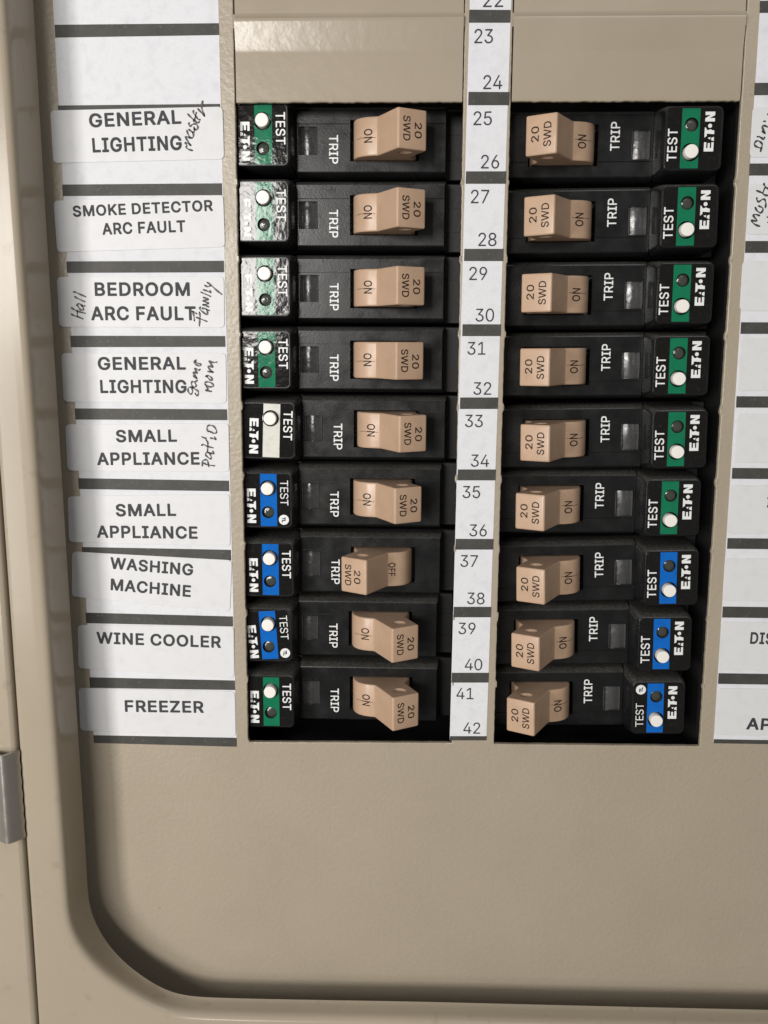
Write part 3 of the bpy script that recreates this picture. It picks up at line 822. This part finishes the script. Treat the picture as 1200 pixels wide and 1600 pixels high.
# --- case
mb = MB()
slot = rect(80.2, 104.4, -6.9, 6.9)
win = rect(62.0, 68.7, -4.75, 4.75)
groove1 = rect(61.6, 79.9, 5.35, 5.75)
groove2 = rect(104.7, 113.4, 5.35, 5.75)
face = rect(61.3, 113.6, -10.3, 10.3)
mb.fill([lift(U(face), YF)] + [lift(U(h), YF) for h in (slot, win, groove1, groove2)])
for h, dep in ((slot, 7.0), (win, 2.4), (groove1, 0.7), (groove2, 0.7)):
    hi = lift(U(h), YF)
    lo = lift(U(h), YF + dep)
    mb.loft([hi, lo])
    mb.fill([lo])
mb.loft([lift(U(rect(a, b, -h, h)), y) for a, b, h, y in
         ((61.3, 113.6, 10.3, YF), (61.2, 113.8, 10.62, YF + 0.1), (61.1, 113.95, 10.85, YF + 0.4), (61.0, 114.1, 11.6, YF + 2.4), (61.0, 114.2, 11.85, YF + 3.2), (61.0, 114.4, 12.0, 22.3))])
me_case = mb.mesh('case', M_black, 28)
mb = MB()
for a in (0,):
    mb.loft([lift(U(rect(36.5, 119.9, -h, h)), y) for h, y in ((11.7, 22.0), (12.05, 22.3), (12.15, 23), (12.15, 60))])
    mb.fill([lift(U(rect(36.5, 119.9, -11.7, 11.7)), 22.0)])
    mb.box((36.6 - CXB, 21.6, 3.6), (119.8 - CXB, 22.2, 4.1))
    mb.box((36.6 - CXB, 21.6, -4.9), (119.8 - CXB, 22.2, -4.5))
me_shelf = mb.mesh('lower_case', M_shelf, 28)
# --- test housing with its two bores
def housing(led):
    mb = MB()
    top = rrect(40.7, 59.5, -9.95, 9.95, 1.6)
    holes = [circ(*BTN, 2.9)] + ([circ(*LED, 2.2)] if led else [])
    mb.fill([lift(U(top), YTOP)] + [lift(U(h), YTOP) for h in holes])
    lv = [(0.0, 0, 0, YTOP), (0.25, 0.2, 0.25, YTOP + 0.12), (0.45, 0.5, 0.5, YTOP + 0.5), (0.6, 1.0, 1.15, YTOP + 3.0), (0.7, 1.7, 1.75, YTOP + 9.9), (0.7, 1.8, 1.9, 22.3)]
    mb.loft([lift(U(rrect(40.7 - l, 59.5 + r, -9.95 - v, 9.95 + v, 1.6 + min(l, v))), y) for l, r, v, y in lv])
    for h, dep in zip(holes, (4.5, 2.0)):
        lo = lift(U(h), YTOP + dep)
        mb.loft([lift(U(h), YTOP), lo])
        mb.fill([lo])
    return mb.mesh('test_housing', M_black, 28)


me_house = {True: housing(True), False: housing(False)}


def rot2(l, a):
    cx, cy = 50.4, 0.0
    return [(cx + (u - cx) * cos(a) - (v - cy) * sin(a), cy + (u - cx) * sin(a) + (v - cy) * cos(a)) for u, v in l]


def label_sheet(led, skew):
    mb = MB()
    out = rrect(41.3, 59.15, -9.65, 9.65, 1.45)
    if skew:
        out = rot2(rrect(42.0, 58.6, -9.3, 9.3, 1.2), radians(3.5))
    holes = [circ(*BTN, 2.93)] + ([circ(*LED, 2.25)] if led else [])
    mb.fill([lift(U(out), YTOP - 0.12)] + [lift(U(h), YTOP - 0.12) for h in holes])
    mb.loft([lift(U(out), YTOP - 0.12), lift(U(out), YTOP)])
    return flat_mesh(mb, 'face_label', M_label)


def stripe_sheet(colour, led, skew):
    mb = MB()
    a = {0: 0.0, 1: radians(3.5), 2: radians(-2.0)}[skew]
    t = [(48.25, -9.6), (54.3, -9.6), (54.3, 9.6), (48.25, 9.6)]
    if skew == 1:
        t = [(48.0, -9.25), (54.1, -9.25), (54.1, 9.25), (48.0, 9.25)]
    if a:
        t = rot2(t, a)
    holes = [circ(*BTN, 2.95)] + ([circ(*LED, 2.27)] if led else [])
    mb.fill([lift(U(t), YTOP - 0.17)] + [lift(U(h), YTOP - 0.17) for h in holes])
    return flat_mesh(mb, 'colour_stripe', STR[colour])


# --- button, lens, window
def lathe(mb, cu, cv, prof, n=28):
    mb.loft([lift(U(circ(cu, cv, r, n)), y) for r, y in prof])


mb = MB()
lathe(mb, *BTN, [(2.3, 7.4), (2.3, 1.2), (2.24, 0.92), (2.08, 0.78), (0.02, 0.74)])
me_btn = mb.mesh('test_button', M_button, 30)
mb = MB()
lathe(mb, *LED, [(2.19, 5.0), (2.17, 4.3), (1.75, 4.05), (1.0, 3.92), (0.02, 3.88)])
me_lens = mb.mesh('indicator_lens', M_lens, 60)
mb = MB()
pr = [(62.02, YF + 0.6), (62.1, YF + 0.1), (62.3, YF - 0.02), (62.55, YF + 0.15), (62.7, YF + 0.9)]
pr += [(62.8 + 5.1 * i / 10, YF + 1.3 - 0.75 * sin(pi * (0.06 + 0.88 * i / 10))) for i in range(11)]
pr += [(68.0, YF + 0.9), (68.15, YF + 0.15), (68.4, YF - 0.02), (68.6, YF + 0.1), (68.68, YF + 0.6)]
rowz = [-4.73, -2.4, 0, 2.4, 4.73]
mb.loft([[(u - CXB, y + (0.25 if abs(z) > 4 else 0), z) for u, y in pr] for z in rowz], closed=False)
me_win = mb.mesh('trip_window', M_trip, 60)

# --- handle (drawn in the ON position, mirrored for OFF)
HH = 6.42


def arc_corner(p, a, b, r, n=3):
    p, a, b = Vector(p), Vector(a), Vector(b)
    p0, p1 = p + (a - p).normalized() * r, p + (b - p).normalized() * r
    return [tuple((1 - t) ** 2 * p0 + 2 * t * (1 - t) * p + t * t * p1) for t in (i / n for i in range(n + 1))]


DRUM = [(81.3, 19.0), (81.5, 13.0), (81.9, 10.9), (82.8, 8.9), (84.1, 7.35), (85.8, 6.2), (87.9, 5.45), (90.2, 5.0)]
ridge, tip, heel = (97.4, -8.3), (107.0, -2.3), (101.8, 8.0)
prof = DRUM[:-1] + [(90.0, 5.02), (90.5, 4.5)] + arc_corner(ridge, (90.4, 4.8), tip, 0.9, 4) + arc_corner(tip, ridge, heel, 0.8, 4) + [heel, (103.2, 13.0), (103.4, 19.0)]
prof = prof[::-1]                       # counter-clockwise in (u, Y)... checked by area below
ar = sum(prof[i - 1][0] * prof[i][1] - prof[i][0] * prof[i - 1][1] for i in range(len(prof)))
if ar < 0:
    prof = prof[::-1]


def handle(mir):
    f = (lambda u: 184.6 - u) if mir else (lambda u: u)
    mb = MB()
    P3 = lambda lp, z: [(f(u) - CXB, y, z) for u, y in lp]
    c0, c1, c2 = inset(prof, 0.07), inset(prof, 0.24), inset(prof, 0.6)
    half = [(c2, 0), (c1, 0.09), (c0, 0.3), (prof, 0.65)]
    mb.loft([P3(c, d - HH) for c, d in half] + [P3(c, HH - d) for c, d in half[::-1]])
    for s in (-1, 1):
        el = [(99.6 + 2.5 * cos(t), -0.2 + 2.2 * sin(t)) for t in (2 * pi * i / 20 for i in range(20))]
        el2 = [(99.6 + 1.9 * cos(t), -0.2 + 1.6 * sin(t)) for t in (2 * pi * i / 20 for i in range(20))]
        mb.fill([P3(c2, s * HH), P3(el, s * HH)])
        mb.loft([P3(el, s * HH), P3(el2, s * (HH - 0.9))])
        mb.fill([P3(el2, s * (HH - 0.9))])
    return mb.mesh('toggle_handle', M_handle, 32)


me_handle = {False: handle(False), True: handle(True)}


def drum_y(u):
    for (u0, y0), (u1, y1) in zip(DRUM, DRUM[1:]):
        if u0 <= u <= u1:
            return y0 + (y1 - y0) * (u - u0) / (u1 - u0)
    return 5.0


def vtext(mb, body, weight, u0, cap, v0, v1, ymap, mir=False):
    """Word that runs downwards (v0 to v1) with its capitals pointing to +u from u0."""
    def fn(s, t):
        u = u0 + cap * t
        x = (184.6 - (2 * mir_c - u) if False else u)
        return (x - CXB, ymap(u), v0 + (v1 - v0) * s)
    put_text(mb, body, weight, fn)


def face_y(u):
    return ridge[1] + (tip[1] - ridge[1]) * (u - ridge[0]) / (tip[0] - ridge[0]) - 0.05


def slanted(mir):
    mb = MB()
    fl = (lambda u: 184.6 - u) if mir else (lambda u: u)
    # on a thrown-over handle the capitals still point to +u
    if not mir:
        vtext(mb, 'SWD', 0.01, 99.15, 2.35, 3.95, -3.85, face_y)
        vtext(mb, '20', 0.01, 102.9, 2.35, 2.2, -2.75, face_y)
    else:
        g = lambda u: face_y(184.6 - u)
        vtext(mb, 'SWD', 0.01, 79.2, 2.35, 3.95, -3.85, g)
        vtext(mb, '20', 0.01, 82.6, 2.35, 2.2, -2.75, g)
    return flat_mesh(mb, 'rating_lettering', M_etch)


me_rating = {False: slanted(False), True: slanted(True)}
mb = MB()
vtext(mb, 'ON', 0.01, 85.45, 2.9, 2.4, -2.1, lambda u: drum_y(u) - 0.10)
us = [82.6 + 7.0 * i / 14 for i in range(15)]
a_ = mb.add([(u - CXB, drum_y(u) - 0.06, -0.35 + 0.12 * sin(u * 2.1)) for u in us])
b_ = mb.add([(u - CXB, drum_y(u) - 0.06, -0.50 + 0.12 * sin(u * 2.1)) for u in us])
mb.f += [(a_[i], a_[i + 1], b_[i + 1], b_[i]) for i in range(14)]
me_on = flat_mesh(mb, 'position_lettering', M_etch)
mb = MB()
vtext(mb, 'OFF', 0.01, 94.6, 2.6, 2.6, -2.5, lambda u: drum_y(184.6 - u) - 0.10)
me_off = flat_mesh(mb, 'position_lettering', M_etch)
mb = MB()
mb.box((82.2 - CXB, 9.6, -0.13), (84.2 - CXB, 10.0, 0.03))
mb = MB()
vtext(mb, 'TRIP', 0.008, 72.8, 3.2, 1.9, -7.7, lambda u: YF - 0.05)
me_trip = flat_mesh(mb, 'trip_lettering', M_print)


def test_text(skew, bold):
    mb = MB()
    a = radians(3.5) if skew == 1 else radians(-2) if skew == 2 else 0
    vs, fs, wd = text2d('TEST', bold)
    cap = 3.25 if bold > 0 else 2.9

    def fn(s, t):
        p = rot2([(55.55 + cap * t, 7.3 - (10.5 if bold > 0 else 9.2) * s)], a)[0]
        return (p[0] - CXB, YTOP - 0.22, p[1])
    put_text(mb, 'TEST', bold, fn)
    return flat_mesh(mb, 'test_lettering', M_print)


# block-letter maker's mark with its cut-away A and dot for O
MARK = [
    [(0, 0), (0.92, 0), (0.92, 0.24), (0.34, 0.24), (0.34, 0.39), (0.84, 0.39), (0.84, 0.61), (0.34, 0.61), (0.34, 0.76), (0.92, 0.76), (0.92, 1), (0, 1)],
    [(1.02, 0), (1.46, 0), (1.36, 0.27), (1.13, 0.27)], [(1.18, 0.40), (1.44, 0.36), (1.36, 0.64)],
    [(1.38, 1), (1.55, 0.76), (1.78, 0.76), (1.72, 0), (2.08, 0), (2.12, 0.22), (2.22, 0.42), (2.12, 0.62), (2.16, 0.76), (2.36, 0.88), (2.42, 1)],
    [(2.56 + 0.21 * cos(2 * pi * i / 14), 0.47 + 0.21 * sin(2 * pi * i / 14)) for i in range(14)],
    [(2.98, 0), (3.32, 0), (3.32, 0.55), (3.62, 0), (3.96, 0), (3.96, 1), (3.62, 1), (3.62, 0.45), (3.32, 1), (2.98, 1)]]


def maker(skew):
    mb = MB()
    a = radians(5) if skew == 1 else radians(-2) if skew == 2 else 0
    for pl in MARK:
        q = rot2([(43.4 + 3.2 * y, 4.2 - 12.7 * x / 3.96) for x, y in pl], a)
        mb.fill([[(u - CXB, YTOP - 0.22, v) for u, v in q]])
    return flat_mesh(mb, 'maker_lettering', M_print)


me_mark = {k: maker(k) for k in (0, 1, 2)}
me_test = {(k, b): test_text(k, 0.012 if b else -0.008) for k in (0, 1, 2) for b in (True, False)}


def tl_mark(skew):
    mb = MB()
    cu, cv = 56.75, -7.2
    if skew == 1:
        cu, cv = rot2([(cu, cv)], radians(3.5))[0]
    mb.fill([lift(U(circ(cu, cv, 1.85, 24)), YTOP - 0.21)])
    disc = flat_mesh(mb, 'certification_mark', M_print)
    mb = MB()
    # T joined to an L, reading downwards
    for pl in ([(-0.95, 0.25), (-0.95, 0.62), (0.2, 0.62), (0.2, 0.25)], [(-0.55, 0.4), (-0.25, 0.4), (-0.25, -0.75), (-0.55, -0.75)],
               [(0.1, 0.62), (0.42, 0.62), (0.42, -0.75), (0.1, -0.75)], [(0.1, -0.75), (0.1, -0.45), (1.0, -0.45), (1.0, -0.75)]):
        mb.fill([[(cu + y - CXB, YTOP - 0.25, cv - x) for x, y in pl]])
    return disc, flat_mesh(mb, 'mark_letters', M_label)


me_tl = {0: tl_mark(0), 1: tl_mark(1)}
_sheet = {}


def get(fn, *a):
    if (fn, a) not in _sheet:
        _sheet[(fn, a)] = fn(*a)
    return _sheet[(fn, a)]


def breaker(label, X, Z, ry, colour='green', led=True, tl=False, off=False, skew=0, bold=True):
    r = tag(empty('circuit_breaker', (X, 0, Z), ry), label, 'circuit breaker', 'black circuit breakers in two columns')
    link('case', me_case, r)
    link('lower_case', me_shelf, r)
    h = link('test_housing', me_house[led], r)
    fl = link('face_label', get(label_sheet, led, 1 if skew == 1 else 0), r)
    link('colour_stripe', get(stripe_sheet, colour, led, skew), fl)
    link('maker_lettering', me_mark[skew], fl)
    link('test_lettering', me_test[(skew, bold)], fl)
    if tl:
        d, l = me_tl[1 if skew == 1 else 0]
        link('certification_mark', d, fl)
        link('mark_letters', l, fl)
    link('test_button', me_btn, r)
    if led:
        link('indicator_lens', me_lens, r)
    link('trip_window', me_win, r)
    link('trip_lettering', me_trip, r)
    hd = link('toggle_handle', me_handle[off], r)
    link('rating_lettering', me_rating[off], hd)
    link('position_lettering', me_off if off else me_on, hd)
    return r


ZL = [-34.16, -59.30, -84.73, -109.99, -135.11, -160.43, -186.35, -211.47, -237.5]
DXL = [0.1, 0, 0.1, 0, 1.3, -0.1, 0.2, -0.7, -0.3]
SL = ['green striped test label, left breaker by 25 at the top', 'green striped test label flecked with glare, left breaker by 27',
      'green striped test label washed out by glare, left breaker by 29', 'green striped test label next to the game room sticker',
      'white striped test label and no indicator hole, left breaker by 33', 'blue striped test label and TL mark, left breaker by 35',
      'handle thrown to OFF, left breaker by 37', 'crooked blue striped label and TL mark, left breaker by 39',
      'green striped test label next to the FREEZER sticker']
KL = [dict(), dict(), dict(), dict(), dict(colour='white', led=False, skew=2), dict(colour='blue', tl=True, bold=False), dict(colour='blue', off=True),
      dict(colour='blue', tl=True, skew=1, bold=False), dict()]
for k in range(9):
    breaker('black breaker with ' + SL[k], CXB + DXL[k], ZL[k], 0.0, **KL[k])

# right-hand column: the same breaker turned half round about its own axis
ZR = [-35.95, -61.7, -86.95, -111.95, -138.05, -162.45, -189.1, -213.9, -238.6]
DZ = [0.25, 0.7, 0.4, 0.6, 1.0, 0.7, 1.5, 1.3, 1.2]
DXR = [-0.1, 0, -0.1, 0.1, 1.0, 0, 1.0, -0.1, -1.1]
SR = ['number 26 beside it, topmost of the right column', 'number 28 beside it, second from top in right column', 'number 30 beside it, third from top in right column',
      'number 32 beside it, fourth from top in right column', 'number 34 beside it, fifth in right column', 'number 36 beside it, lowest green striped in right column',
      'blue striped label by 38, above the one by 40', 'blue striped label by 40, left of the DIS sticker',
      'blue striped label and TL mark, bottom of right column']
KR = [dict()] * 6 + [dict(colour='blue')] * 2 + [dict(colour='blue', tl=True, bold=False)]
for k in range(9):
    tilt = DZ[k] / 51.0
    X = 2 * 123.5 - CXB + DXR[k]
    # the handle sits 22 mm to the left of the turning point
    breaker('black breaker with ' + SR[k], X, ZR[k] + tilt * 22, pi - tilt, **KR[k])
